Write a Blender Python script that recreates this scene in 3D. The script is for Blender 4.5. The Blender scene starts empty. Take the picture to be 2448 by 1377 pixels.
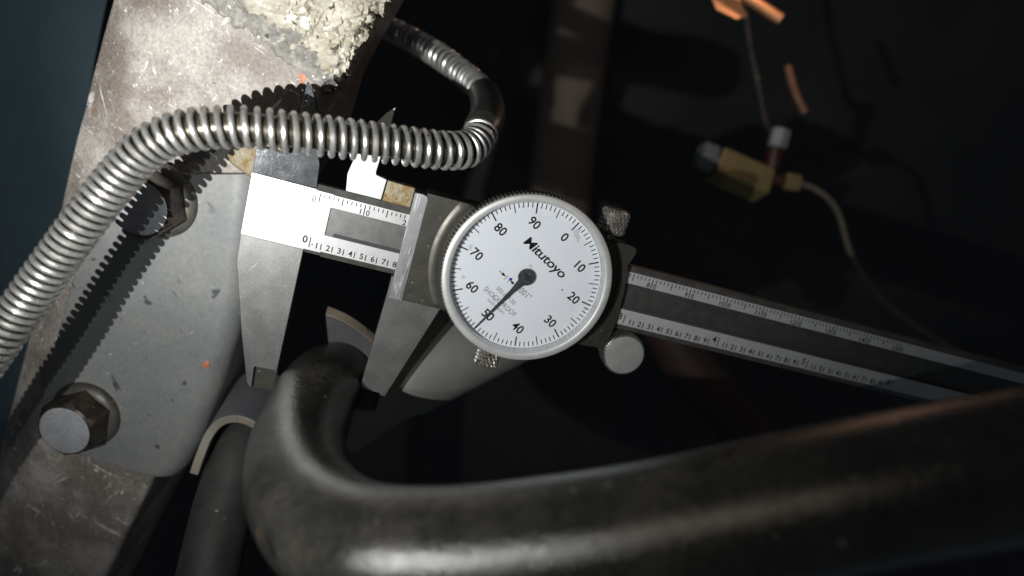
import bpy, bmesh, math, random
import numpy as np
from mathutils import Vector, Matrix, noise
random.seed(7)
S = 0.001                       # everything below is written in millimetres
sc = bpy.context.scene
COL = sc.collection

# ------------------------------------------------------------------ camera, world, lamps, exposure
F = 1784.86                     # focal length in photo pixels (2448 wide)
def PX(x, y, z):                # a point on the photo ray x, y at z mm in front of the camera (x right, y down, z forward)
    return ((x-1224.0)/F*z, (y-688.5)/F*z, z)
def W(p):                       # camera style millimetres -> world metres
    return Vector((p[0]*S, p[2]*S, -p[1]*S))

cam = bpy.data.cameras.new('camera')
camo = bpy.data.objects.new('camera', cam); COL.objects.link(camo)
camo.rotation_euler = (math.pi/2, 0, 0)
cam.sensor_width = 36.0; cam.lens = 36.0*F/2448
cam.clip_start = 0.002; cam.clip_end = 20
cam.dof.use_dof = True; cam.dof.focus_distance = 0.166; cam.dof.aperture_fstop = 9.8
sc.camera = camo

world = bpy.data.worlds.new('World'); sc.world = world; world.use_nodes = True
bg = world.node_tree.nodes['Background']
bg.inputs[0].default_value = (0.75, 0.86, 1.0, 1); bg.inputs[1].default_value = 0.034

def spot(name, loc, aim, watts, size, blend, radius, color):
    l = bpy.data.lights.new(name, 'SPOT'); l.energy = watts; l.spot_size = math.radians(size)
    l.spot_blend = blend; l.shadow_soft_size = radius*S; l.color = color
    o = bpy.data.objects.new(name, l); COL.objects.link(o)
    o.location = W(loc)
    o.rotation_euler = (W(aim)-W(loc)).to_track_quat('-Z', 'Y').to_euler()
    return o
# a hand torch held left of and below the lens: wide spill, hot centre and a weak second emitter
spot('torch_spill', (-70, 21, -10), PX(640, -20, 165), 1.42, 102, 1.0, 0.5, (1.0, 0.985, 0.945))
spot('torch_hot_centre', (-70, 21, -10), PX(510, 200, 175), 1.50, 40, 1.0, 0.5, (1.0, 0.985, 0.945))
spot('torch_second_emitter', (-56, 28.5, -12), PX(560, 0, 165), 0.28, 100, 1.0, 0.5, (0.92, 1.0, 0.97))
spot('lens_fill', (9, -8, -3), PX(900, 600, 165), 0.04, 130, 1.0, 1.5, (1.0, 0.86, 0.66))  # added weak warm fill beside the lens
# added warm fill, set close to the copper pieces to brighten them
wl = bpy.data.lights.new('copper_fill', 'POINT'); wl.energy = 0.04; wl.color = (1.0, 0.60, 0.40); wl.shadow_soft_size = 0.006
wo = bpy.data.objects.new('copper_fill', wl); COL.objects.link(wo); wo.location = W(PX(1960, -190, 262))

sc.view_settings.view_transform = 'Standard'; sc.view_settings.look = 'None'
sc.view_settings.exposure = 0.0; sc.view_settings.gamma = 1.0; sc.view_settings.use_curve_mapping = False
sc.cycles.max_bounces = 8; sc.cycles.transparent_max_bounces = 8

# ------------------------------------------------------------------ materials
def mat(name, c1, c2=None, scale=300, lo=.35, hi=.65, detail=6, rough=.5, rough2=None, metal=0.0, bump=0.0, bscale=900,
        specks=None, streaks=None, spec=.5, aniso=None, cluster=None, grain=None):
    m = bpy.data.materials.new(name); m.use_nodes = True
    nt = m.node_tree; N = nt.nodes; L = nt.links
    b = N['Principled BSDF']
    b.inputs['Metallic'].default_value = metal
    b.inputs['Specular IOR Level'].default_value = spec
    tc = N.new('ShaderNodeTexCoord')
    def noi(sc_, det=6, off=0.0, stretch=None, rot=0.0):
        m0 = N.new('ShaderNodeMapping'); m0.inputs['Rotation'].default_value = (0, 0, rot) if not isinstance(rot, tuple) else rot
        L.new(tc.outputs['Object'], m0.inputs[0])
        mp = N.new('ShaderNodeMapping'); mp.inputs['Location'].default_value = (off, off*.7, off*1.3)
        if stretch: mp.inputs['Scale'].default_value = stretch
        L.new(m0.outputs[0], mp.inputs[0])
        t = N.new('ShaderNodeTexNoise'); t.inputs['Scale'].default_value = sc_; t.inputs['Detail'].default_value = det
        t.inputs['Roughness'].default_value = .62
        L.new(mp.outputs[0], t.inputs['Vector'])
        return t.outputs['Fac']
    def ramp(fac, a, c):
        r = N.new('ShaderNodeMapRange'); r.inputs[1].default_value = a; r.inputs[2].default_value = c
        r.interpolation_type = 'SMOOTHSTEP'
        L.new(fac, r.inputs[0]); return r.outputs[0]
    def mix(fac, A, B):
        x = N.new('ShaderNodeMix'); x.data_type = 'RGBA'
        L.new(fac, x.inputs['Factor'])
        for k, v in ((6, A), (7, B)):
            if isinstance(v, tuple): x.inputs[k].default_value = v+(1,)
            else: L.new(v, x.inputs[k])
        return x.outputs[2]
    col = c1
    f1 = None
    if c2:
        f1 = ramp(noi(scale, detail), lo, hi)
        col = mix(f1, c1, c2)
    for i, s in enumerate(streaks or []):          # colour, across-scale, stretch, rotation, threshold
        c, ssc, st, rot, th = s
        fac = ramp(noi(ssc, 3, 3.1+i, st, rot), th, th+.05)
        if cluster:
            mm = N.new('ShaderNodeMath'); mm.operation = 'MULTIPLY'
            L.new(fac, mm.inputs[0]); L.new(ramp(noi(cluster[0], 3, 11.3+i*2.7), cluster[1], cluster[2]), mm.inputs[1]); fac = mm.outputs[0]
        col = mix(fac, col, c)
    for i, s in enumerate(specks or []):           # colour, scale, threshold
        c, ssc, th = s
        col = mix(ramp(noi(ssc, 2, 7.7+i), th, th+.04), col, c)
    if grain:                                      # fine mottling: scale, strength
        x = N.new('ShaderNodeMix'); x.data_type = 'RGBA'; x.blend_type = 'MULTIPLY'; x.inputs['Factor'].default_value = 1.0
        r = N.new('ShaderNodeMapRange'); L.new(noi(grain[0], 4, 2.2), r.inputs[0])
        r.inputs[1].default_value = .3; r.inputs[2].default_value = .7; r.inputs[3].default_value = 1-grain[1]; r.inputs[4].default_value = 1+grain[1]
        if isinstance(col, tuple): x.inputs[6].default_value = col+(1,)
        else: L.new(col, x.inputs[6])
        L.new(r.outputs[0], x.inputs[7]); col = x.outputs[2]
    if isinstance(col, tuple): b.inputs['Base Color'].default_value = col+(1,)
    else: L.new(col, b.inputs['Base Color'])
    if rough2 is not None:
        r = N.new('ShaderNodeMapRange'); L.new(noi(scale*1.7, 5, 1.9), r.inputs[0])
        r.inputs[1].default_value = .3; r.inputs[2].default_value = .7
        r.inputs[3].default_value = rough; r.inputs[4].default_value = rough2
        L.new(r.outputs[0], b.inputs['Roughness'])
    else: b.inputs['Roughness'].default_value = rough
    if bump:
        bn = N.new('ShaderNodeBump'); bn.inputs['Distance'].default_value = bump*S; bn.inputs['Strength'].default_value = 1.0
        L.new(noi(bscale, 8, 5.5, aniso), bn.inputs['Height']); L.new(bn.outputs[0], b.inputs['Normal'])
    return m

M = {}
M['satin'] = mat('satin_chrome', (.48,.49,.50), (.52,.53,.54), 250, rough=.27, rough2=.31, metal=.28, bump=.006, bscale=6000, specks=[((.2,.2,.2), 900, .76)])
M['steel'] = mat('ground_steel', (.135,.135,.135), (.165,.165,.165), 160, rough=.36, rough2=.44, metal=.6, bump=.008, bscale=3500,
                 specks=[((.40,.40,.42), 1700, .71), ((.04,.04,.05), 600, .77)], grain=(2600,.22), streaks=[((.21,.21,.22), 1500, (1,.1,1), .5, .64), ((.20,.20,.21), 1500, (1,.1,1), -.9, .66)])
M['steel_head'] = mat('scuffed_glint_steel', (.15,.158,.175), (.21,.22,.238), 300, rough=.13, rough2=.20, metal=.75, bump=.02, bscale=2200,
                 specks=[((.5,.52,.55), 1500, .67), ((.4,.42,.45), 2600, .69)], streaks=[((.22,.23,.25), 1300, (1,.18,1), .05, .64)])  # scuff streaks, plus pale specks that paint sparkle into the colour
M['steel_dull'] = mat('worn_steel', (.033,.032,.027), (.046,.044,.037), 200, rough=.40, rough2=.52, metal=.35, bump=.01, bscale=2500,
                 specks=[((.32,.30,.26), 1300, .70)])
M['steel_glare'] = mat('worn_steel_glare', (.075,.071,.06), (.095,.09,.078), 200, rough=.36, rough2=.48, metal=.5, bump=.01, bscale=2500,
                 specks=[((.32,.30,.26), 1300, .70)])  # lighter copy of the worn steel, glare on the fillet put into its colour
M['channel'] = mat('bare_channel_steel', (.07,.072,.07), (.095,.097,.093), 300, rough=.42, metal=.5, specks=[((.03,.03,.03), 700, .76)])
M['chamfer'] = mat('dull_chamfer', (.12,.115,.11), (.17,.165,.155), 300, rough=.45, metal=.6, specks=[((.6,.6,.6), 1500, .72)])
M['bar'] = mat('brushed_bar', (.20,.205,.215), (.25,.255,.265), 220, rough=.36, rough2=.44, metal=.55, streaks=[((.40,.41,.43), 2600, (1,.06,1), 0, .58), ((.14,.145,.15), 2200, (1,.05,1), 0, .62)])
M['rusty'] = mat('rust_stained_steel', (.15,.09,.025), (.20,.18,.125), 420, lo=.4, hi=.6, rough=.4, rough2=.6, metal=.4, bump=.06, bscale=1500,
                 specks=[((.42,.38,.25), 1300, .66), ((.08,.04,.012), 800, .66)])
M['bezel'] = mat('satin_bezel', (.55,.56,.56), (.61,.62,.62), 300, rough=.38, rough2=.46, metal=.45)
M['knurl'] = mat('knurled_steel', (.30,.29,.27), (.42,.41,.38), 500, rough=.32, metal=.85, specks=[((.1,.09,.07), 900, .62)])
M['dial'] = mat('dial_white', (.67,.69,.735), (.57,.59,.63), 130, lo=.56, hi=.78, rough=.55, specks=[((.50,.51,.55), 240, .665), ((.22,.22,.25), 900, .76)])
M['roller'] = mat('roller_steel', (.33,.335,.335), (.38,.385,.38), 300, rough=.42, metal=.3)
M['ink'] = mat('black_ink', (.010,.010,.012), rough=.6, spec=.08)
M['ink_grey'] = mat('grey_ink', (.05,.05,.055), rough=.6, spec=.1)
M['ink_thin'] = mat('thin_grey_ink', (.17,.17,.19), rough=.6, spec=.1)
M['ink_blue'] = mat('blue_ink', (.02,.015,.22), rough=.5)
M['needle'] = mat('needle_black', (.02,.02,.025), (.05,.05,.06), 900, rough=.4)
M['coil'] = mat('zinc_wire', (.41,.41,.405), (.53,.53,.52), 400, rough=.30, rough2=.42, metal=.75, specks=[((.13,.11,.08), 900, .68)], grain=(1500,.2))
M['tube'] = mat('brown_line_tube', (.06,.054,.042), (.12,.105,.075), 500, rough=.35, metal=.7)
M['coil_shade'] = mat('dark_coil_shade', (.045,.045,.04), (.07,.065,.055), 300, rough=.38)
M['rail'] = mat('scratched_frame_paint', (.19,.165,.147), (.39,.365,.34), 60, lo=.40, hi=.68, rough=.36, rough2=.58, bump=.035, bscale=1500, spec=.5,
                cluster=(38,.40,.58), grain=(1300,.30),
                streaks=[((.70,.67,.63), 520, (1,1,.03), (0,.95,0), .635), ((.72,.69,.65), 600, (1,1,.03), (0,-.75,0), .645), ((.72,.70,.66), 700, (1,1,.04), (0,.25,0), .65), ((.75,.72,.68), 260, (1,1,.02), (0,-1.15,0), .665)],
                specks=[((.60,.57,.53), 900, .68), ((.20,.13,.075), 45, .70), ((.07,.055,.045), 900, .71)])
M['bracket'] = mat('grey_bracket_paint', (.175,.185,.188), (.215,.22,.215), 45, rough=.42, rough2=.56, bump=.02, bscale=1200, grain=(900,.12), cluster=(50,.45,.6),
                streaks=[((.10,.105,.11), 420, (1,1,.06), (0,.6,0), .63), ((.06,.065,.07), 260, (1,1,.08), (0,.4,0), .66)],
                specks=[((.40,.40,.39), 700, .72), ((.06,.065,.075), 160, .70), ((.07,.075,.085), 600, .72)])
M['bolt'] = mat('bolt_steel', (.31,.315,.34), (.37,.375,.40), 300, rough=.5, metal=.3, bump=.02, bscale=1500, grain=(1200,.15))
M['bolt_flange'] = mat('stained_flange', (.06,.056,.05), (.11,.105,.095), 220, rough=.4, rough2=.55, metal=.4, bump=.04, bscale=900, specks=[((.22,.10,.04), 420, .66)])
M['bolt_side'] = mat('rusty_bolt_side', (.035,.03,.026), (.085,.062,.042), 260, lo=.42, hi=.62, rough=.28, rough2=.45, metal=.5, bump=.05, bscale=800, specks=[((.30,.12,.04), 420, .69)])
M['crust'] = mat('dried_crust', (.36,.335,.27), (.54,.515,.445), 130, lo=.3, hi=.7, rough=.85, bump=.22, bscale=330, spec=.2,
                 specks=[((.70,.68,.62), 240, .62), ((.12,.11,.085), 330, .645), ((.36,.29,.16), 160, .66)])
M['undercoat'] = mat('grey_undercoat', (.19,.185,.17), (.32,.31,.29), 160, rough=.38, rough2=.6, bump=.28, bscale=420, grain=(900,.3), specks=[((.8,.8,.78), 420, .655), ((.09,.08,.07), 300, .67)])  # the pale specks paint white glints into the colour
M['barpaint'] = mat('dusty_black_bar', (.019,.0187,.017), (.048,.0455,.039), 75, lo=.35, hi=.7, rough=.13, rough2=.28, bump=.16, bscale=900, spec=.75, grain=(700,.35),
                    specks=[((.28,.12,.03), 110, .725), ((.16,.145,.12), 420, .70), ((.012,.012,.012), 240, .66)])
M['rubber'] = mat('black_rubber', (.004,.004,.004), (.006,.006,.006), 200, rough=.7, spec=.05)
M['strap'] = mat('strap_metal', (.11,.108,.125), (.14,.137,.15), 90, rough=.5, metal=.2, specks=[((.25,.12,.05), 200, .70)])
M['strap_lit'] = mat('strap_edge_lit', (.14,.13,.11), (.19,.175,.145), 160, rough=.6, specks=[((.30,.15,.07), 300, .66)])  # lighter tone paints the strap's edge as lit
M['clamp_shaded'] = mat('clamp_face_shade', (.028,.028,.034), (.040,.040,.047), 120, rough=.6, spec=.2)  # shade put into the clamp face colour
M['clamp_lit'] = mat('clamp_edge_lit', (.17,.15,.12), (.23,.20,.16), 160, rough=.6, specks=[((.30,.13,.06), 300, .68)])  # lighter tone paints the clamp's upper edge as lit
M['link'] = mat('link_paint', (.025,.027,.026), (.045,.045,.043), 120, rough=.5, rough2=.65, bump=.04, specks=[((.22,.2,.17), 300, .7)])
M['pale'] = mat('pale_grey_paint', (.13,.13,.125), (.17,.165,.155), 40, rough=.5)
M['brown'] = mat('brown_paint', (.21,.16,.12), (.27,.215,.165), 25, rough=.5)
M['darkbrown'] = mat('dark_brown_paint', (.045,.026,.022), (.06,.036,.03), 25, rough=.6)
M['rodrust'] = mat('rod_rust', (.17,.085,.055), (.22,.12,.08), 60, rough=.5)
M['brass'] = mat('dull_brass', (.22,.185,.085), (.26,.22,.105), 200, rough=.45, metal=.3)
M['zinc'] = mat('blue_zinc', (.27,.30,.32), (.34,.37,.39), 200, rough=.4, metal=.4)
M['dimzinc'] = mat('dull_zinc', (.16,.19,.21), (.20,.23,.25), 200, rough=.45, metal=.3)
M['thinpipe'] = mat('tan_pipe', (.16,.14,.115), (.20,.18,.15), 120, rough=.45, metal=.3)
M['copper'] = mat('copper', (.62,.30,.13), (.72,.38,.2), 200, rough=.4, metal=.4)
M['redplastic'] = mat('dark_red_paint', (.045,.013,.010), rough=.5)
M['dark'] = mat('dark_underbody_paint', (.060,.062,.064), (.078,.076,.076), 8, rough=.75, spec=.2)
M['panel'] = mat('blue_black_panel', (.038,.062,.076), (.048,.075,.09), 20, rough=.7, spec=.2)
M['orange'] = mat('orange_paint', (.48,.15,.05), (.42,.19,.10), 900, rough=.6)
g = bpy.data.materials.new('clear_crystal'); g.use_nodes = True
nt = g.node_tree; nt.nodes.clear()
out = nt.nodes.new('ShaderNodeOutputMaterial'); mx = nt.nodes.new('ShaderNodeMixShader')
tr = nt.nodes.new('ShaderNodeBsdfTransparent'); gl = nt.nodes.new('ShaderNodeBsdfGlossy'); fr = nt.nodes.new('ShaderNodeFresnel')
fr.inputs[0].default_value = 1.3; gl.inputs['Roughness'].default_value = .03; tr.inputs[0].default_value = (.95,.96,.97,1)
nt.links.new(fr.outputs[0], mx.inputs[0]); nt.links.new(tr.outputs[0], mx.inputs[1]); nt.links.new(gl.outputs[0], mx.inputs[2]); nt.links.new(mx.outputs[0], out.inputs[0])
M['glass'] = g

# ------------------------------------------------------------------ mesh helpers
def finish(me, smooth, angle=40):
    bm = bmesh.new(); bm.from_mesh(me)
    bmesh.ops.recalc_face_normals(bm, faces=bm.faces)
    for f in bm.faces: f.smooth = smooth
    if smooth:
        a = math.radians(angle)
        for e in bm.edges:
            if len(e.link_faces) == 2 and e.calc_face_angle(0) > a: e.smooth = False
    bm.to_mesh(me); bm.free()

def tag(o, label, cat, group=None, kind=None):
    o['label'] = label
    if cat: o['category'] = cat
    if group: o['group'] = group
    if kind: o['kind'] = kind
    return o

def mk(name, verts, faces, mats, parent=None, smooth=False, local=False, midx=None, bevel=0, angle=40):
    """one mesh object; verts in camera-style mm, or in the parent's own mm when local"""
    me = bpy.data.meshes.new(name)
    if local: vv = [Vector(v)*S for v in verts]; loc = None
    else:
        vv = [W(v) for v in verts]
        if parent is not None:
            inv = parent.matrix_world.inverted(); vv = [inv @ v for v in vv]; loc = None
        else:
            lo = Vector([min(v[i] for v in vv) for i in range(3)]); hi = Vector([max(v[i] for v in vv) for i in range(3)])
            loc = Vector(((lo.x+hi.x)/2, (lo.y+hi.y)/2, lo.z)); vv = [v-loc for v in vv]
    me.from_pydata([tuple(v) for v in vv], [], faces)
    if not isinstance(mats, (list, tuple)): mats = [mats]
    for m in mats: me.materials.append(M[m] if isinstance(m, str) else m)
    if midx:
        for p, i in zip(me.polygons, midx): p.material_index = i
    finish(me, smooth, angle)
    o = bpy.data.objects.new(name, me); COL.objects.link(o)
    if parent is not None: o.parent = parent
    elif loc is not None: o.location = loc; o.matrix_world = Matrix.Translation(loc)
    if bevel:
        b = o.modifiers.new('bevel', 'BEVEL'); b.width = bevel*S; b.segments = 2; b.limit_method = 'ANGLE'; b.angle_limit = math.radians(35)
    return o

def empty(name, mw):
    o = bpy.data.objects.new(name, None); COL.objects.link(o); o.empty_display_size = .005
    o.matrix_world = mw
    return o

def prism(poly, z0, z1):
    n = len(poly)
    v = [(x, y, z0) for x, y in poly]+[(x, y, z1) for x, y in poly]
    f = [tuple(range(n-1, -1, -1)), tuple(range(n, 2*n))]+[(i, (i+1) % n, n+(i+1) % n, n+i) for i in range(n)]
    return v, f
def join(*parts):
    V, Fc = [], []
    for v, f in parts:
        o = len(V); V += list(v); Fc += [tuple(i+o for i in q) for q in f]
    return V, Fc
def box(x0, x1, y0, y1, z0, z1):
    return prism([(x0,y0),(x1,y0),(x1,y1),(x0,y1)], z0, z1)
def lathe(profile, seg, c=(0,0), close=False):
    """profile of (radius, height) turned about the local w axis at c"""
    n = len(profile); v = []; f = []
    for k in range(seg):
        a = 2*math.pi*k/seg
        v += [(c[0]+r*math.cos(a), c[1]+r*math.sin(a), h) for r, h in profile]
    for k in range(seg):
        a, b = k*n, ((k+1) % seg)*n
        for i in range(n-1 if not close else n):
            j = (i+1) % n
            f.append((a+i, b+i, b+j, a+j))
    if not close:
        if profile[0][0] > 1e-6: f.append(tuple(k*n for k in range(seg)))
        if profile[-1][0] > 1e-6: f.append(tuple(k*n+n-1 for k in range(seg)))
    return v, f
def smooth_path(pts, per=12):
    P = [np.array(p, float) for p in pts]
    P = [2*P[0]-P[1]]+P+[2*P[-1]-P[-2]]
    out = []
    for i in range(1, len(P)-2):
        p0, p1, p2, p3 = P[i-1:i+3]
        for k in range(per):
            t = k/per
            out.append(.5*((2*p1)+(-p0+p2)*t+(2*p0-5*p1+4*p2-p3)*t*t+(-p0+3*p1-3*p2+p3)*t**3))
    out.append(P[-2]); return out
def frames(path):
    T = []
    for i in range(len(path)):
        d = path[min(i+1, len(path)-1)]-path[max(i-1, 0)]
        T.append(d/np.linalg.norm(d))
    up = np.array([0, 0, -1.]); n = up-T[0]*(up@T[0]); n /= np.linalg.norm(n)
    Fm = []
    for t in T:
        n = n-t*(n@t); n /= np.linalg.norm(n)
        Fm.append((t, n, np.cross(t, n)))
    return Fm
def tube(path, rad, seg=16, caps=True):
    path = [np.array(p, float) for p in path]
    fr = frames(path); v = []; f = []
    for i, (p, (t, n, b)) in enumerate(zip(path, fr)):
        r = rad[i] if hasattr(rad, '__len__') else rad
        for k in range(seg):
            a = 2*math.pi*k/seg
            v.append(tuple(p+r*(n*math.cos(a)+b*math.sin(a))))
    for i in range(len(path)-1):
        for k in range(seg):
            a = i*seg+k; c = i*seg+(k+1) % seg
            f.append((a, c, c+seg, a+seg))
    if caps:
        f.append(tuple(range(seg-1, -1, -1))); e = (len(path)-1)*seg; f.append(tuple(range(e, e+seg)))
    return v, f

# ------------------------------------------------------------------ the chassis plane that rail, bracket and bolts lie on
NP = np.array([-.05, .30, -.95]); NP /= np.linalg.norm(NP)
def onplane(x, y, h=0.0, c=-180.0):    # photo ray met with the plane, lifted h mm towards the viewer
    d = np.array([(x-1224.0)/F, (y-688.5)/F, 1.0])
    return d*((c+h)/(NP@d))
# (c is negative because the normal points back at the camera; +h brings the plane nearer)

# floor pan far behind and the dark panel at the left (setting)
def wall_grid(p00, p10, p01, p11, nx, ny, amp, seed):
    V = []; Fc = []
    a, b, c, d = [np.array(p, float) for p in (p00, p10, p01, p11)]
    nrm = np.cross(b-a, c-a); nrm /= np.linalg.norm(nrm)
    for j in range(ny+1):
        for i in range(nx+1):
            s, t = i/nx, j/ny
            p = a*(1-s)*(1-t)+b*s*(1-t)+c*(1-s)*t+d*s*t
            p = p+nrm*amp*noise.fractal(Vector((s*3+seed, t*3, seed)), 1, 2, 3)
            V.append(tuple(p))
    for j in range(ny):
        for i in range(nx):
            q = j*(nx+1)+i; Fc.append((q, q+1, q+nx+2, q+nx+1))
    return V, Fc
v, f = wall_grid((-900,-700,800), (1000,-700,760), (-900,650,860), (1000,650,820), 40, 30, 24, 3.0)
o = mk('floor_pan', v, f, 'dark', smooth=True); tag(o, 'dark underside of the vehicle far behind everything', None, kind='structure')
v, f = wall_grid(PX(-500,-250,300), PX(300,-250,236), PX(-500,1700,340), PX(-40,1700,262), 12, 16, 3, 8.0)
o = mk('side_panel', v, f, 'panel', smooth=True); tag(o, 'blue-black panel beyond the left edge of the frame rail', None, kind='structure')

# ---- frame rail: a folded steel beam, its lit face towards us
rows = [(-560,(407,520,1160)),(-300,(342,455,1030)),(-160,(307,420,955)),(-60,(282,395,905)),(0,(267,372,876)),(90,(242,347,824)),(190,(216,320,774)),(255,(201,303,758)),(330,(180,285,735)),(417,(160,262,690)),(500,(142,240,640)),(620,(113,205,590)),(760,(78,165,530)),(900,(42,125,480)),(1020,(12,95,424)),(1152,(-21,62,363)),(1230,(-40,45,325)),(1317,(-62,20,283)),(1450,(-95,-10,215)),(1600,(-130,-50,140))]
V = []; Fc = []
ncol = 0
for y, (xl, xb, xr) in rows:
    ring = []
    lft = onplane(xl, y, -5.0); bnd = onplane(xb, y, 0.0); rgt = onplane(xr, y, 0.0)
    back = -NP*38
    ring.append(lft+back+np.array([2.,0,0]))
    ring.append(lft-NP*2.2+np.array([-.25,0,0])); ring.append(lft-NP*.7+np.array([.1,0,0])); ring.append(lft+np.array([.9,0,0]))
    ring.append(lft*.5+bnd*.5+NP*.3); ring.append(bnd-np.array([2.,0,0])-NP*.25); ring.append(bnd+np.array([1.,0,0]))
    for k in range(1, 8): ring.append(bnd*(1-k/8)+rgt*(k/8))
    ring.append(rgt-np.array([1.5,0,0])); ring.append(rgt-NP*.5+np.array([-.3,0,0])); ring.append(rgt-NP*1.6); ring.append(rgt+back)
    ncol = len(ring); V += [tuple(p) for p in ring]
for j in range(len(rows)-1):
    for i in range(ncol):
        a = j*ncol+i; b = j*ncol+(i+1) % ncol
        Fc.append((a, b, b+ncol, a+ncol))
rail = empty('frame_rail', Matrix.Translation(W(onplane(260, 1300))))
tag(rail, 'scratched brown-grey steel frame rail running down the left side', 'frame rail')
mk('rail_body', V, Fc, 'rail', rail, smooth=True, angle=60)
def blob(name, x, y, rx, ry, h, m, parent, seed, c=-180.0, base=0.02):
    V = []; Fc = []; n = 18
    for k in range(n):
        a = 2*math.pi*k/n; q = 1+.35*noise.noise(Vector((math.cos(a)*1.3+seed, math.sin(a)*1.3, seed)))
        V.append(tuple(onplane(x+rx*q*math.cos(a), y+ry*q*math.sin(a), base, c)))
    for k in range(n):
        a = 2*math.pi*k/n; q = .55*(1+.35*noise.noise(Vector((math.cos(a)*1.3+seed, math.sin(a)*1.3, seed+2))))
        V.append(tuple(onplane(x+rx*q*math.cos(a), y+ry*q*math.sin(a), h, c)))
    V.append(tuple(onplane(x, y, h*1.05, c)))
    for k in range(n):
        j = (k+1) % n; Fc.append((k, j, n+j, n+k)); Fc.append((n+k, n+j, 2*n))
    return mk(name, V, Fc, m, parent, smooth=True)
blob('paint_dab', 724, 186, 9, 13, .12, 'orange', rail, 1.2)

# ---- bracket: grey pressed plate with a rolled right edge, bolted on the rail (front 3 mm proud)
BH = 3.2
brow = [(352,392,366,588),(418,415,310,611),(440,440,296,612),(500,500,262,606),(590,580,213,596),(690,662,174,583),(800,793,138,560),(870,860,121,538),(947,925,104,513),(1010,985,96,489),(1060,1040,118,471),(1100,1068,150,450),(1128,1088,192,436),(1150,1102,240,412)]
V = []; Fc = []
for yr, yl, xl, xr in brow[1:]:
    L0 = onplane(xl, yl, BH); R0 = onplane(xr, yr, BH)
    ax = R0-L0; ln = np.linalg.norm(ax); ax /= ln
    Rr = 6.0
    ring = [L0-NP*BH*.98, L0-NP*.5, L0+ax*.25-NP*.1, L0+ax*.8]
    flat = ln-Rr
    for k in range(1, 9): ring.append(L0+ax*(.8+(flat-.8)*k/8))
    for k in range(1, 8):
        a = k/8*math.pi/2*1.06
        ring.append(L0+ax*(flat+Rr*math.sin(a))-NP*Rr*(1-math.cos(a)))
    ring.append(ring[-1]-NP*26+ax*.6); ring.append(ring[-1]-ax*2.4); ring.append(L0+ax*(flat-2)-NP*BH*.98)
    nb = len(ring); V += [tuple(p) for p in ring]
nr = len(brow)-1
for j in range(nr-1):
    for i in range(nb):
        a = j*nb+i; b = j*nb+(i+1) % nb
        Fc.append((a, b, b+nb, a+nb))
Fc.append(tuple(range(nb))); Fc.append(tuple(range((nr-1)*nb, nr*nb)))
br = empty('mounting_bracket', Matrix.Translation(W(onplane(400, 1100))))
tag(br, 'grey painted steel mounting bracket with rolled edge bolted to the rail', 'bracket')
mk('bracket_plate', V, Fc, 'bracket', br, smooth=True, angle=50)
blob('paint_dab', 493, 871, 9, 8, BH+.25, 'orange', br, 4.4, base=BH+.02)
# tan strip of worn metal that shows between bracket and rail
V = []
poly = [(538,372),(560,352),(660,340),(690,380),(640,440),(600,427),(552,392)]
a = [onplane(x, y, 2.2) for x, y in poly]; b = [p-NP*2.1 for p in a]
n = len(poly)
tag(mk('spacer_plate', [tuple(p) for p in a+b], [tuple(range(n)), tuple(range(2*n-1, n-1, -1))]+[(i, (i+1) % n, n+(i+1) % n, n+i) for i in range(n)], 'rusty', bevel=.4),
    'small tan rusty spacer plate just left of the caliper head', 'plate')

# ---- two flange bolts
def bolt(x, y, label, turn):
    base = onplane(x, y, BH+.05)
    z = Vector((NP[0], NP[2], -NP[1])); xx = Vector((1, 0, 0)); xx = (xx-z*xx.dot(z)).normalized(); yy = z.cross(xx)
    mw = Matrix((xx, yy, z)).transposed().to_4x4() @ Matrix.Scale(1.1, 4); mw.translation = W(base)
    e = empty('flange_bolt', mw); tag(e, label, 'bolt', 'flange bolts in the bracket')
    v, f = lathe([(0,0),(8.4,0),(8.5,.5),(8.2,1.1),(7.4,1.8),(6.6,2.1),(0,2.1)], 48)
    mk('flange', v, f, 'bolt_flange', e, True, True)
    R = 13/2/math.cos(math.pi/6); Vv = []; H = 9.0; seg = 72
    prof = [(2.0, 99), (7.6, 99), (8.35, 6.85), (H, 5.95)]
    for z_, cl in [(2.0, 99), (7.7, 99), (8.15, 7.0), (8.55, 6.5), (H, 5.95)]:
        for k in range(seg):
            a = 2*math.pi*k/seg+turn
            am = ((a-turn) % (math.pi/3))-math.pi/6
            r = min(6.5/math.cos(am), cl)
            Vv.append((r*math.cos(a), r*math.sin(a), z_))
    Ff = []; mi = []
    for j in range(4):
        for k in range(seg):
            Ff.append((j*seg+k, j*seg+(k+1) % seg, (j+1)*seg+(k+1) % seg, (j+1)*seg+k)); mi.append(0)
    mk('hex_head', Vv, Ff, 'bolt_side', e, True, True, angle=25)
    v, f = lathe([(5.97,H-.25),(5.97,H-.02),(5.5,H+.12),(0,H+.15)], 48)
    mk('head_face', v, f, 'bolt', e, True, True)
bolt(208, 988, 'rusty hex flange bolt in the clear at the bottom of the grey bracket', .25)
bolt(384, 478, 'hex flange bolt half hidden in the shadow of the coil guarded line', .5)

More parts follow.
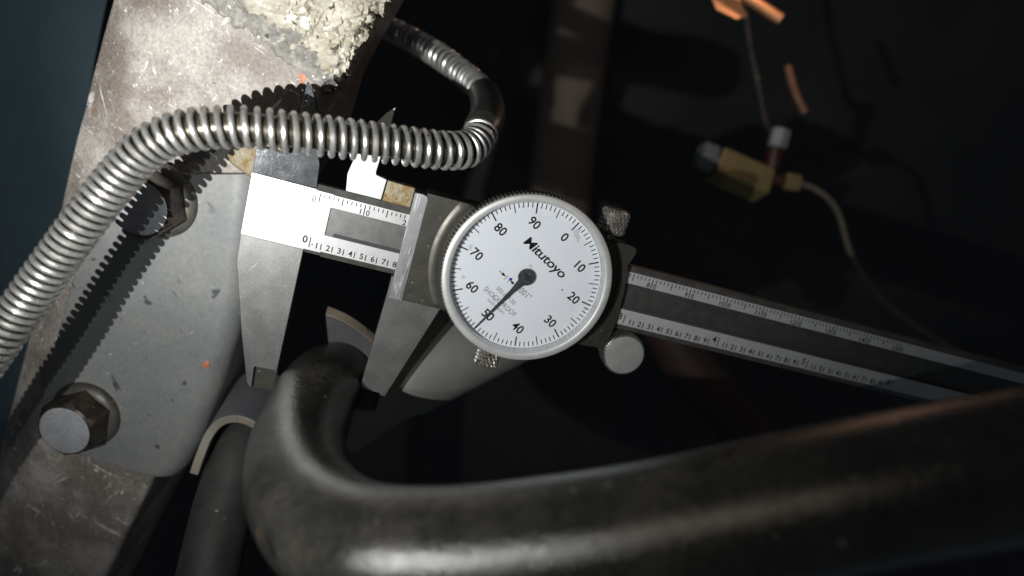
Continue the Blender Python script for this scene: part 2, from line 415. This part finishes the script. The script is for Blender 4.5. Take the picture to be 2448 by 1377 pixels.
# ---- crust of dried mud / undercoating on the upper end of the rail
V = []; Fc = []; nx, ny = 190, 215
mi = []
def crust_h(x, y):
    # distance (px) inside the crust from its lower-left border and right border
    d1 = ((x-470)*.50-(y+25)*.866*1.0)            # border running from (470,-25) towards (780,215)
    d1 = (x-450)*.592-(y+20)*.806
    d2 = (915-x)*.85-(y)*.52                      # right border (905,0)-(775,215)
    return d1, d2
for j in range(ny+1):
    for i in range(nx+1):
        x = 330+i*(760/nx); y = -420+j*(640/ny)
        d1, d2 = crust_h(x, y)
        nn = noise.fractal(Vector((x*.012, y*.012, 1.7)), 1, 2.1, 6)
        n2 = noise.fractal(Vector((x*.045, y*.045, 5.0)), .8, 2.1, 5)
        n3 = noise.noise(Vector((x*.11, y*.11, 2.0)))
        e1 = d1+16*nn+7*n2; e2 = d2+22+12*n2+8*nn
        rough = min(1, max(0, (e1-52)/60))
        h = -.9+ 1.2*max(-6, min(1, e1/8)) + max(0, min(1, e1/70))*2.4 + max(0, min(1, (e1-40)/90))*5.0
        h += rough*(1.0*n2+.45*n3+2.0*nn)
        k2 = max(0.0, min(1.0, 1-e2/75)); h -= 5.5*k2*k2; h -= 9*max(0.0, min(1.0, (12-e2)/14))
        p = onplane(x+rough*3.5*n3, y+rough*3.5*n2, max(h, -22))
        V.append(tuple(p))
for j in range(ny):
    for i in range(nx):
        q = j*(nx+1)+i
        x = 330+(i+.5)*(760/nx); y = -420+(j+.5)*(640/ny)
        d1, d2 = crust_h(x, y)
        e2c = d2+22+12*noise.fractal(Vector((x*.045, y*.045, 5.0)), .8, 2.1, 5)+8*noise.fractal(Vector((x*.012, y*.012, 1.7)), 1, 2.1, 6)
        if e2c < -1 or d1 < -40: continue
        Fc.append((q, q+1, q+nx+2, q+nx+1))
        nn = noise.fractal(Vector((x*.02, y*.02, 9)), 1, 2, 4)
        mi.append(1 if d1+38*nn < 56 else 0)
o = mk('mud_crust', V, Fc, ['crust', 'undercoat'], smooth=True, midx=mi)
tag(o, 'thick crumbly crust of pale dried mud on the rail top', 'mud crust')

# ------------------------------------------------------------------ background pieces
def part(e, name, vf, m, smooth=True, **k): return mk(name, vf[0], vf[1], m, e, smooth, **k)
def at(x, y, z): return Matrix.Translation(W(PX(x, y, z)))

# brown upright pipe
tag(mk('upright_pipe', *tube(smooth_path([PX(1425,-200,700), PX(1380,120,700), PX(1352,330,700), PX(1330,560,705)], 10), 29, 28), 'brown', smooth=True),
    'blurred brown upright pipe in the dark behind the dial', 'pipe')
# pale tube lit behind the sliding jaw
tag(mk('pale_tube', *tube(smooth_path([PX(800,1000,201), PX(900,932,202), PX(1040,860,205), PX(1200,782,213), PX(1330,718,225)], 10), [11.2]*15+[12.0]*26, 36), 'pale', smooth=True),
    'smooth pale grey tube behind the sliding jaw', 'tube')
# tapering link rod at the lower left
tag(mk('link_rod', *tube(smooth_path([PX(640,930,214), PX(585,1060,200), PX(535,1210,190), PX(492,1400,180), PX(460,1550,176)], 10), 7.4, 28), 'link', smooth=True),
    'dark grey rod slanting down at lower left beside the thick bar', 'rod')

# bushing strap: bent flat steel that arches over the bar, extruded along the bar's axis
axis = np.array([-1., -9.4, 23.]); axis /= np.linalg.norm(axis)
def strap(path, depth, thick, length, name, label, cat, m=('strap', 'strap_lit')):
    P = [np.array(PX(x, y, depth)) for x, y in path]
    P = smooth_path(P, 6)
    off = []
    for i in range(len(P)):
        t = P[min(i+1, len(P)-1)]-P[max(i-1, 0)]; t /= np.linalg.norm(t)
        nrm = np.cross(axis, t); nrm /= np.linalg.norm(nrm)
        off.append(nrm)
    V = []; Fc = []; mi = []
    for p, q in zip(P, off):
        V += [tuple(p), tuple(p+q*thick), tuple(p+q*thick+axis*length), tuple(p+axis*length)]
    for i in range(len(P)-1):
        a = 4*i
        for k in range(4):
            Fc.append((a+k, a+(k+1) % 4, a+4+(k+1) % 4, a+4+k)); mi.append(1 if k == 0 else 0)
    Fc.append((0,1,2,3)); e = 4*(len(P)-1); Fc.append((e+3,e+2,e+1,e)); mi += [1, 1]
    o = mk(name, V, Fc, [x for x in m], smooth=True, midx=mi, angle=35, bevel=.25)
    tag(o, label, cat); return o
strap([(452,1132),(468,1085),(490,1035),(520,1003),(560,993),(600,1003),(640,1030),(680,1060)], 187, 2.2, 24, 'bushing_strap', 'bent steel strap arching out from behind the thick bar at left', 'strap')
pl = [(778,752),(800,760),(822,770),(845,784),(868,801),(898,828),(904,864),(872,874),(826,866),(786,838)]
fa = [np.array(PX(x, y, 189+(x-790)*.012)) for x, y in pl]; fb = [np.array(PX(x+5, y-21, 192+(x-790)*.012)) for x, y in pl]; n = len(pl)
fc = [p+np.array([0, 1.0, 5.0]) for p in fb]
fs_ = [tuple(range(n))]+[(i, (i+1) % n, n+(i+1) % n, n+i) for i in range(n)]+[(n+i, n+(i+1) % n, 2*n+(i+1) % n, 2*n+i) for i in range(n)]+[tuple(range(3*n-1, 2*n-1, -1))]
o = mk('bushing_clamp', [tuple(p) for p in fa+fb+fc], fs_, ['clamp_shaded', 'clamp_lit'], smooth=True, midx=[0]+[1]*(2*n)+[0], angle=25, bevel=.3)
tag(o, 'grey clamp plate with tan upper edge seen between the caliper jaws', 'clamp')
# tee fitting, its nuts and the lines leaving it
e = empty('tee_fitting', at(1770, 420, 330)); tag(e, 'brass block fitting with steel nuts in the dark at right', 'fitting')
def cbox(c, d1, d2, d3, a, b, cc):
    c = np.array(c); d1, d2, d3 = [np.array(q, float)/np.linalg.norm(q) for q in (d1, d2, d3)]
    V = []; 
    for i in (-1, 1):
        for j in (-1, 1):
            for k in (-1, 1): V.append(tuple(c+d1*a*i+d2*b*j+d3*cc*k))
    return V, [(0,1,3,2),(4,6,7,5),(0,4,5,1),(2,3,7,6),(0,2,6,4),(1,5,7,3)]
d1 = np.array([.93,.37,.12]); d2 = np.array([-.34,.90,-.28]); d3 = np.cross(d1, d2)
part(e, 'block', cbox(PX(1769,419,330), d1, d2, d3, 12.6, 6.2, 6.4), 'brass', False, bevel=.8)
def hexnut(c, ax, r, h):
    ax = np.array(ax, float); ax /= np.linalg.norm(ax)
    return tube([np.array(c)-ax*h/2, np.array(c)-ax*h*.42, np.array(c)+ax*h*.42, np.array(c)+ax*h/2], [r*.86, r, r, r*.86], 6)
part(e, 'end_nut', hexnut(PX(1688,377,327), d1, 6.6, 7.5), 'dimzinc', False)
part(e, 'end_stud', tube([np.array(PX(1697,381,326))-d1*3, np.array(PX(1697,381,326))+d1*4], 3.2, 16), 'zinc')
part(e, 'top_stem', tube(smooth_path([PX(1846,400,331), PX(1852,365,330), PX(1866,318,329)], 6), 3.6, 20), 'redplastic')
part(e, 'top_nut', hexnut(PX(1862,330,328), np.array(PX(1866,312,329))-np.array(PX(1850,372,330)), 4.3, 8.5), 'zinc', False)
part(e, 'outlet_stub', tube([PX(1845,428,330), PX(1872,434,330)], 2.6, 16), 'redplastic')
part(e, 'outlet_nut', hexnut(PX(1893,436,330), np.array(PX(1925,442,330))-np.array(PX(1880,434,330)), 4.0, 7), 'brass', False)
tag(mk('thin_pipe', *tube(smooth_path([PX(1900,437,330), PX(1945,450,331), PX(1985,480,332), PX(2008,520,334), PX(2040,620,338), PX(2110,720,345), PX(2220,800,352), PX(2340,870,360), PX(2520,960,370)], 10), 1.35, 12), 'thinpipe', smooth=True),
    'thin pale pipe curving down from the brass fitting', 'pipe')
tag(mk('copper_pipe', *tube(smooth_path([PX(1690,-75,300), PX(1780,-12,300), PX(1866,46,300)], 8), 2.3, 14), 'copper', smooth=True),
    'short bright copper pipe end slanting in from the top edge', 'pipe')
tag(mk('rusty_rod', *tube(smooth_path([PX(1884,160,316), PX(1893,195,314), PX(1906,232,313), PX(1924,268,314)], 8), 1.7, 12), 'rodrust', smooth=True),
    'thin rusty rod hanging below the bright copper pipe end', 'rod')
tag(mk('grey_cable', *tube(smooth_path([PX(1775,-60,345), PX(1790,90,345), PX(1812,200,343), PX(1830,290,340), PX(1850,318,334)], 10), 1.5, 12), 'link', smooth=True),
    'thin dark cable running down to the brass fitting', 'cable')
Pq = [PX(1688,-40,306), PX(1742,-55,306), PX(1788,38,306), PX(1762,46,306), PX(1712,22,306)]
n = 5; Vq = [tuple(p) for p in Pq]+[(p[0]+.6, p[1]-.3, p[2]+2.0) for p in Pq]
tag(mk('copper_tab', Vq, [tuple(range(n)), tuple(range(2*n-1, n-1, -1))]+[(i, (i+1) % n, n+(i+1) % n, n+i) for i in range(n)], 'copper', bevel=.3),
    'orange copper tab cut off by the top edge of the picture', 'tab')
tag(mk('cross_member', *tube(smooth_path([PX(1560,700,400), PX(1640,860,400), PX(1760,1000,402), PX(1900,1200,405)], 8), 14, 20), 'darkbrown', smooth=True),
    'dark brown member crossing far below the caliper beam', 'frame member')

# ------------------------------------------------------------------ the thick stabilizer bar
bp = [PX(1010,905,258), PX(930,898,232), PX(860,897,209), PX(805,905,191), PX(762,940,176.5), PX(729,1012,163), PX(708,1085,149), PX(718,1175,132.5), PX(780,1260,117), PX(890,1315,108.5), PX(1080,1326,105.5), PX(1300,1309,103.2), PX(1560,1275,100.5), PX(1850,1219,98.5), PX(2150,1160,96.5), PX(2448,1110,95), PX(2750,1055,93)]
tag(mk('stabilizer_bar', *tube(smooth_path(bp, 12), 9.57, 64), 'barpaint', smooth=True),
    'thick black bent steel bar clasped between the caliper jaws', 'bar')

# ------------------------------------------------------------------ coil-guarded line
hp = [PX(-520,1540,152), PX(-300,1230,149), PX(-150,1020,146), PX(-70,912,145), PX(0,812,144), PX(60,724,143.5), PX(120,640,142.5), PX(195,537,141), PX(250,465,140), PX(298,407,139), PX(345,358,138), PX(412,322,137.5), PX(490,306,137.5), PX(577,304,138.5), PX(657,312,140), PX(737,321,142), PX(866,336,146), PX(970,349,149), PX(1068,360,153), PX(1122,352,158), PX(1155,308,166), PX(1166,258,186), PX(1148,214,216), PX(1100,172,230), PX(1050,134,238), PX(990,98,248), PX(920,62,260), PX(840,20,275)]
path = smooth_path(hp, 40)
seglen = [np.linalg.norm(path[i+1]-path[i]) for i in range(len(path)-1)]
cum = np.concatenate([[0], np.cumsum(seglen)])
hose = empty('armoured_line', Matrix.Translation(W(PX(0, 812, 137))))
tag(hose, 'metal line wrapped in a bright coil spring, passing in front of the caliper', 'hose')
PA = np.array(path)
def along(s): return np.array([np.interp(s, cum, PA[:, k]) for k in range(3)])
sub = [along(s) for s in np.arange(0, cum[-1], 1.5)]
mk('inner_tube', *tube(sub, 2.75, 20), 'tube', hose, smooth=True)
# wire helix of varying pitch
fr_s = np.arange(0, cum[-1], .25); fr_p = [along(s) for s in fr_s]; FR = frames(fr_p)
s_bend0 = cum[9*40]; s_mid = cum[13*40]; s_tight = cum[18*40]
wp = []; s = 0.0; th = 0.0; stp = 22
while s < cum[-1]-1:
    i = min(int(s/.25), len(FR)-1); t, n, b = FR[i]
    wp.append(along(s)+3.51*(n*math.cos(th)+b*math.sin(th)))
    x = (s-s_bend0)/(s_mid-s_bend0); x = max(0, min(1, x)); x = x*x*(3-2*x)
    pitch = 1.70+.48*x
    if s > s_mid:
        y = max(0, min(1, (s-s_mid)/(s_tight-s_mid))); pitch = 2.18-.16*y
    if s > cum[21*40]: pitch = 2.7
    s += pitch/stp; th += 2*math.pi/stp
mk('coil_wire', *tube(wp, .59, 8), 'coil', hose, smooth=True)
s0, s1 = cum[int(19.7*40)], cum[int(21.8*40)]
sl = [along(s) for s in np.linspace(s0, s1, 24)]
mk('coil_shade', *tube(sl, [3.9]+[4.3]*22+[3.9], 32), 'coil_shade', hose, smooth=True)  # added smooth dark cover standing for coil lost in shade

# ------------------------------------------------------------------ the dial caliper, in its own frame: u along the beam, v across it, w out of its face
Rc = np.array([[0.9529347456432021, 0.27793593928024307, 0.12110732513904614], [0.23406975543601635, -0.92835200360273, 0.28874540168965523], [0.19268295237526617, -0.2468079639379692, -0.9497152777547305]])
Tc = np.array([-43.86797627779891, -14.972218548794727, 166.0038219827724])
Bx = np.array([[1,0,0],[0,0,1],[0,-1,0]])
Rw = Bx@Rc
mw = Matrix([[Rw[i][j] for j in range(3)] for i in range(3)]).to_4x4(); mw.translation = W(Tc)
cal = empty('dial_caliper', mw)
tag(cal, 'steel dial caliper with round white dial, jaws closed on the thick bar', 'caliper')
def cp(name, vf, m, parent=cal, smooth=False, **k): return mk(name, vf[0], vf[1], m, parent, smooth, True, **k)

# beam with recessed channel
TH = 3.2
prof = [(8,-.95),(6.62,0),(3.85,0),(3.85,-.5),(-2.7,-.5),(-2.7,0),(-6.6,0),(-8,-.95),(-8,-TH),(8,-TH)]
pm = [1,0,0,2,0,0,1,1,1,1]
profB = [(8,-.95),(6.75,0),(-6.85,0),(-7.7,-.6),(-7.7,-TH),(8,-TH)]
pmB = [1,0,1,1,1,1]
V = []; Fc = []; mi = []
def ext(pr, pmat, u0, u1):
    n = len(pr); o = len(V)
    for u in (u0, u1): V.extend([(u, a, b) for a, b in pr])
    for i in range(n): Fc.append((o+i, o+(i+1) % n, o+n+(i+1) % n, o+n+i)); mi.append(pmat[i])
    Fc.append(tuple(o+i for i in range(n))); mi.append(0); Fc.append(tuple(o+n+i for i in range(n))); mi.append(1)
ext(prof, pm, 2.7, 214); ext(profB, pmB, -1.0, 2.7)
o0 = len(V); v, f = prism([(-14.78,-7.0),(-1.0,-7.0),(-1.0,6.95),(-14.92,6.95)], -TH, 0); V += v
Fc += [tuple(i+o0 for i in q) for q in f]; mi += [0]*len(f)
beam = cp('beam', (V, Fc), ['satin', 'chamfer', 'channel'], midx=mi)
cp('rack', box(4.6, 213, -2.62, -1.95, -.49, -.22), 'ink_grey', beam)  # rack strip, its dark colour also painting the recess lip's shadow line
# fixed jaws
cp('fixed_jaw', prism([(-14.85,-7.02),(-14.55,-13.4),(-10.3,-30.3),(-7.0,-41.8),(-5.75,-43.1),(-6.12,-37.42),(-.95,-37.3),(-1.0,-7.02)], -TH, 0), 'steel', bevel=.14)
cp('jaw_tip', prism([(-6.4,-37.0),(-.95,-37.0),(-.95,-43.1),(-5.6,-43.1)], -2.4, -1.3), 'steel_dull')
bl = [(-14.92,6.97),(-15.15,12.2),(-14.4,12.9),(-8.4,12.7),(-7.8,13.4),(-7.8,28.8),(-6.5,27.4),(-5.4,25.6),(-4.6,23.4),(-3.8,20),(-2.9,15.6),(-1.7,12.2),(-1.35,8.2),(-1.2,6.97)]
v, f = prism(bl, -TH, 0)
v = [(a, b, c-(.10*(a+15.15) if c > -1 else 0)) for a, b, c in v]     # front face tilted along u so the highlight misses the lens
cp('inside_jaw', (v, f), 'steel_head', bevel=.12)
# sliding inside jaw, its arm
ml = [(5.1,8.25),(4.6,12.1),(5.4,16.5),(6.5,20.6),(8.1,24.3),(9.7,26.9),(11.3,28.7),(11.25,24),(10.75,18),(10.5,14.0),(10.7,13.45),(13.15,13.0),(12.95,8.3)]
v, f = prism(ml, -2.2, 0)
cp('sliding_inside_jaw', (v, f), 'satin', bevel=.12)
cp('jaw_arm', prism([(13.2,8.1),(13.4,12.95),(19.7,12.8),(19.7,8.1)], -TH, -.25), 'rusty', bevel=.2)
# sliding jaw
cp('sliding_jaw', prism([(19.4,-8.3),(19.4,-12.9),(18.68,-37.2),(23.55,-37.5),(23.45,-43.0),(32.5,-12.4),(32.5,-8.3)], -TH, 0), 'steel', bevel=.14)
cp('jaw_tip', prism([(18.68,-37.0),(23.9,-37.0),(23.4,-43.0),(18.5,-43.0)], -2.4, -1.3), 'steel_dull')
# slider body
bod = prism([(22.5,-12.9),(22.5,12.75),(71.6,12.95),(72.9,12.6),(73.2,11.4),(72.2,8.2),(72.6,7.5),(73.6,1.2),(74.0,-6.9),(73.6,-12.9),(68,-13.6),(60,-12.9)], .08, 1.5)
sl = join(bod, box(22.6, 71.5, 8.15, 12.65, -5.0, 1.45), box(22.6, 73.2, -12.8, -8.15, -5.0, 1.45), box(22.6, 71.4, -12.75, 12.6, -6.2, -3.4), box(19.75, 22.7, 8.2, 12.2, -4.9, .1))
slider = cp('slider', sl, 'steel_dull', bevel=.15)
v, f = prism([(19.75,-13.1),(22.9,-13.0),(22.9,11.3),(22.5,11.95),(21.5,12.2),(19.85,12.05)], .06, .5)
v = [(a, b, c if c < .1 else .35+(a-19.5)*.02+1.15) for a, b, c in v]
cp('reference_edge', (v, f), 'bar', slider, bevel=.06)
# dial housing boss, clamped to the slider's width
DC = (48.7, .45)
v, f = lathe([(22.6,1.46),(21.8,1.55),(21.0,1.85),(20.3,2.4),(19.8,3.2),(19.0,3.5),(0,3.5)], 96, DC)
v = [(a, max(-12.85, min(12.7, b)), c) for a, b, c in v]
cp('dial_housing', (v, f), 'steel_glare', slider, True, angle=50)
# bezel with knurled rim
v, f = lathe([(18.6,2.7),(19.25,2.9),(19.25,6.95),(19.45,7.15),(19.35,7.55),(19.0,7.75),(18.1,7.75),(17.75,7.6),(17.6,7.2),(17.55,4.4),(18.6,2.7)], 160, DC)
bez = cp('bezel', (v, f), 'bezel', smooth=True, angle=32)
nt_ = 132; V = []; Fc = []
for k in range(nt_):
    a0 = 2*math.pi*k/nt_
    for da, r in ((-.24, 19.2), (-.13, 19.66), (.13, 19.66), (.24, 19.2)):
        a = a0+da*2*math.pi/nt_*1.7
        for h in (3.0, 6.8): V.append((DC[0]+r*math.cos(a), DC[1]+r*math.sin(a), h))
    o = 8*k
    Fc += [(o,o+2,o+3,o+1),(o+2,o+4,o+5,o+3),(o+4,o+6,o+7,o+5),(o,o+6,o+4,o+2),(o+1,o+3,o+5,o+7)]
cp('knurled_rim', (V, Fc), 'knurl', bez)
# dial face
v, f = lathe([(17.5,4.2),(17.5,4.6),(0,4.6)], 128, DC)
dial = cp('dial_face', (v, f), 'dial')
PH = math.radians(61.7); EX = (math.sin(PH), -math.cos(PH)); EY = (math.cos(PH), math.sin(PH))
def DL(x, y): return (DC[0]+EX[0]*x+EY[0]*y, DC[1]+EX[1]*x+EY[1]*y)
WD = 4.635
# lettering -> meshes (flat print)
_cache = {}
def glyph(s, bold=0.0, shear=0.0, space=1.0, al='CENTER'):
    key = (s, bold, shear, space, al)
    if key not in _cache:
        c = bpy.data.curves.new('lettering', 'FONT'); c.body = s; c.align_x = al; c.align_y = 'CENTER'
        c.offset = bold; c.shear = shear; c.space_character = space; c.resolution_u = 3; c.fill_mode = 'FRONT'
        o = bpy.data.objects.new('lettering', c); COL.objects.link(o)
        bpy.context.view_layer.update()
        me = o.evaluated_get(bpy.context.evaluated_depsgraph_get()).to_mesh()
        vs = [(q.co.x, q.co.y) for q in me.vertices]; fs = [tuple(p.vertices) for p in me.polygons]
        y0 = min(y for _, y in vs); y1 = max(y for _, y in vs)
        vs = [(x, y-(y0+y1)/2) for x, y in vs]
        o.evaluated_get(bpy.context.evaluated_depsgraph_get()).to_mesh_clear()
        bpy.data.objects.remove(o); bpy.data.curves.remove(c)
        _cache[key] = (vs, fs, y1-y0)
    return _cache[key]
class Print:
    def __init__(s): s.V = []; s.F = []
    def text(s, t, h, mapf, w, x=0, y=0, xs=1.0, **k):
        vs, fs, gh = glyph(t, **k); q = h/gh; o = len(s.V)
        for a, b in vs:
            u, v = mapf(x+a*q*xs, y+b*q); s.V.append((u, v, w))
        s.F += [tuple(i+o for i in f) for f in fs]
    def quad(s, pts, mapf, w):
        o = len(s.V); s.V += [mapf(*p)+(w,) for p in pts]; s.F.append(tuple(range(o, o+len(pts))))
    def line(s, x0, y0, x1, y1, wd, mapf, w):
        d = math.hypot(x1-x0, y1-y0); nx, ny = -(y1-y0)/d*wd/2, (x1-x0)/d*wd/2
        s.quad([(x0+nx,y0+ny),(x0-nx,y0-ny),(x1-nx,y1-ny),(x1+nx,y1+ny)], mapf, w)
    def disc(s, x, y, r, mapf, w, n=14, j=0.0):
        s.quad([(x+r*(1+j*random.uniform(-1,1))*math.cos(2*math.pi*k/n), y+r*(1+j*random.uniform(-1,1))*math.sin(2*math.pi*k/n)) for k in range(n)], mapf, w)
ID = lambda x, y: (x, y)
p = Print()
for k in range(100):
    a = math.radians(90-3.6*k); c_, s_ = math.cos(a), math.sin(a)
    r0, wd = (14.75, .31) if k % 10 == 0 else ((14.95, .21) if k % 5 == 0 else (16.0, .22))
    p.line(r0*c_, r0*s_, 17.15*c_, 17.15*s_, wd, DL, WD)
for k in range(10):
    a = math.radians(90-36*k); p.text(str(k*10) if k else '0', 2.15, DL, WD, 12.55*math.cos(a), 12.55*math.sin(a), xs=1.0, bold=.018, space=1.0)
p.text('Mitutoyo', 2.9, DL, WD, .1, 5.85, xs=1.18, bold=.016, shear=.12, space=.95)
p.line(-5.4,-3.2,-4.3,-3.2,.15, DL, WD); p.quad([(-4.5,-2.85),(-4.5,-3.6),(-3.35,-3.2)], DL, WD); p.line(-3.2,-2.6,-3.2,-3.9,.13, DL, WD)
p.line(-2.25,-2.6,-2.25,-3.9,.13, DL, WD); p.quad([(-1.0,-2.85),(-1.0,-3.6),(-2.1,-3.2)], DL, WD); p.line(-1.0,-3.2,-.2,-3.2,.15, DL, WD)
mk('dial_print', p.V, p.F, 'ink', dial, local=True)
p = Print()
p.text('.001"', 1.55, DL, WD, 2.6, -3.05, xs=.85)
p.text('505-637-50', 1.05, DL, WD, -.2, -6.4, xs=.84)
p.text('SHOCK PROOF', 1.2, DL, WD, -.2, -8.4, xs=.84)
p.text('MADE IN JAPAN', .85, DL, WD, -.15, -10.0, xs=.78)
mk('small_print', p.V, p.F, 'ink_thin', dial, local=True)
p = Print()
p.disc(-2.15,-2.9,.42, DL, WD+.02, 14, .35); p.disc(-1.5,-3.1,.2, DL, WD+.02, 8, .3); p.disc(8.5,3.4,.2, DL, WD+.02)
mk('ink_blot', p.V, p.F, 'ink_blue', dial, local=True)
# needle and hub
ang = math.radians(-180.6+0)
def NL(x, y):
    c_, s_ = math.cos(math.radians(-.9)), math.sin(math.radians(-.9))
    return DL(x*c_-y*s_, x*s_+y*c_)
poly = [(-.16,-16.9),(.10,-16.9),(.36,-9),(.55,-4.5),(.95,-1.6),(-.95,-1.6),(-.55,-4.5),(-.36,-9)]
v, f = prism([NL(*q) for q in poly], 5.2, 5.35)
v2, f2 = lathe([(1.95,5.1),(1.98,5.5),(1.8,5.7),(0,5.77)], 40, DC)
needle = cp('needle', join((v, f)), 'needle'); cp('hub', (v2, f2), 'needle', needle, True)
v, f = lathe([(17.62,7.25),(15,7.42),(10,7.52),(5,7.57),(0,7.58)], 96, DC)
cp('crystal', (v, f[:-1] if False else [q for q in f if len(q) < 20]), 'glass', smooth=True)

# scale print on the beam
p = Print(); WB = .035
for u in range(0, 151):
    if u == 0: y1 = 4.2
    elif u % 10 == 0: y1 = 3.95
    elif u % 5 == 0: y1 = 4.75
    else: y1 = 5.5
    p.line(u, 6.3, u, y1,   .2 if u % 5 else .22, ID, WB)
    if u % 10 == 0 and u > 0:
        t = str(u); h = 1.25
        p.text(t[:-1], h, ID, WB, u-.42-.42*len(t[:-1])+.05, 4.62, bold=.012); p.text(t[-1], h, ID, WB, u+.85, 4.62, bold=.012)
p.text('0', 1.35, ID, WB, -1.15, 4.75)
for k in range(0, 61):
    u = 2.54*k
    if k % 10 == 0:
        p.line(u, -6.25, u, -3.9, .2, ID, WB)
        p.text(str(k//10), 1.7, ID, WB, u-1.15, -4.6, bold=.016)
    else:
        p.line(u, -6.25, u, -4.85, .23, ID, WB); p.text(str(k % 10), 1.36, ID, WB, u-.95, -5.45, bold=.016)
    if k == 1: p.disc(u-1.95, -5.45, .16, ID, WB)
mk('scale_print', p.V, p.F, 'ink', beam, local=True)

# knurled screws and thumb roller
def knurled(R, L, nth, nz, amp, dome=.5):
    V = []; Fc = []; seg = nth*4; rows_ = nz*4
    for j in range(rows_+1):
        for k in range(seg):
            a = k/seg; z = j/rows_
            s1 = abs(((a*nth+z*nz*.5) % 1)-.5)*2; s2 = abs(((a*nth-z*nz*.5) % 1)-.5)*2
            q = min(1, min(z, 1-z)*rows_/1.5)
            r = R-amp+amp*min(s1, s2)*1.6*q-(1-q)*dome
            V.append((r*math.cos(2*math.pi*a), r*math.sin(2*math.pi*a), z*L))
    for j in range(rows_):
        for k in range(seg):
            a = j*seg+k; b = j*seg+(k+1) % seg; Fc.append((a, b, b+seg, a+seg))
    Fc.append(tuple(range(seg))); Fc.append(tuple(range(rows_*seg, (rows_+1)*seg)))
    return V, Fc
def alongv(vf, u, v0, w, sgn):
    return [(u+a*sgn, v0+sgn*c, w+b) for a, b, c in vf[0]], vf[1]
cp('lock_screw', alongv(knurled(3.35, 6.0, 22, 6, .38), 66.4, 14.2, -1.5, 1), 'knurl', slider)
cp('screw_stem', alongv(lathe([(1.6,0),(1.6,3)], 20), 66.4, 12.0, -1.5, 1), 'knurl', slider, True)
cp('bezel_clamp', alongv(knurled(2.9, 5.2, 20, 6, .36), 46.0, -19.0, 1.0, -1), 'knurl', slider)
cp('screw_stem', alongv(lathe([(1.5,0),(1.5,7.5)], 20), 46.0, -12.5, 1.0, -1), 'knurl', slider, True)
RC = (78.3, -13.2); rl = []; V = []; Fc = []; nt_ = 56
for k in range(nt_*2):
    a = 2*math.pi*k/(nt_*2); r = 5.35 if k % 2 else 4.95
    for rr, h in ((r, -2.2), (r, 2.2), (4.85, 2.55)): V.append((RC[0]+rr*math.cos(a), RC[1]+rr*math.sin(a), h))
m_ = nt_*2
for k in range(m_):
    a, b = 3*k, 3*((k+1) % m_); Fc += [(a,b,b+1,a+1),(a+1,b+1,b+2,a+2)]
Fc.append(tuple(3*k+2 for k in range(m_))); Fc.append(tuple(3*k for k in range(m_)))
cp('thumb_roller', (V, Fc), 'knurl', slider)
v, f = lathe([(4.8,2.57),(4.6,2.62),(0,2.60)], 48, RC)
cp('roller_face', (v, [q for q in f]), 'roller', slider, True)
cp('roller_arm', prism([(68,-8.3),(80,-8.3),(82.5,-12),(81,-16.5),(76,-16.5),(70,-13.2)], -4.9, -3.3), 'steel_dull', slider, bevel=.2)
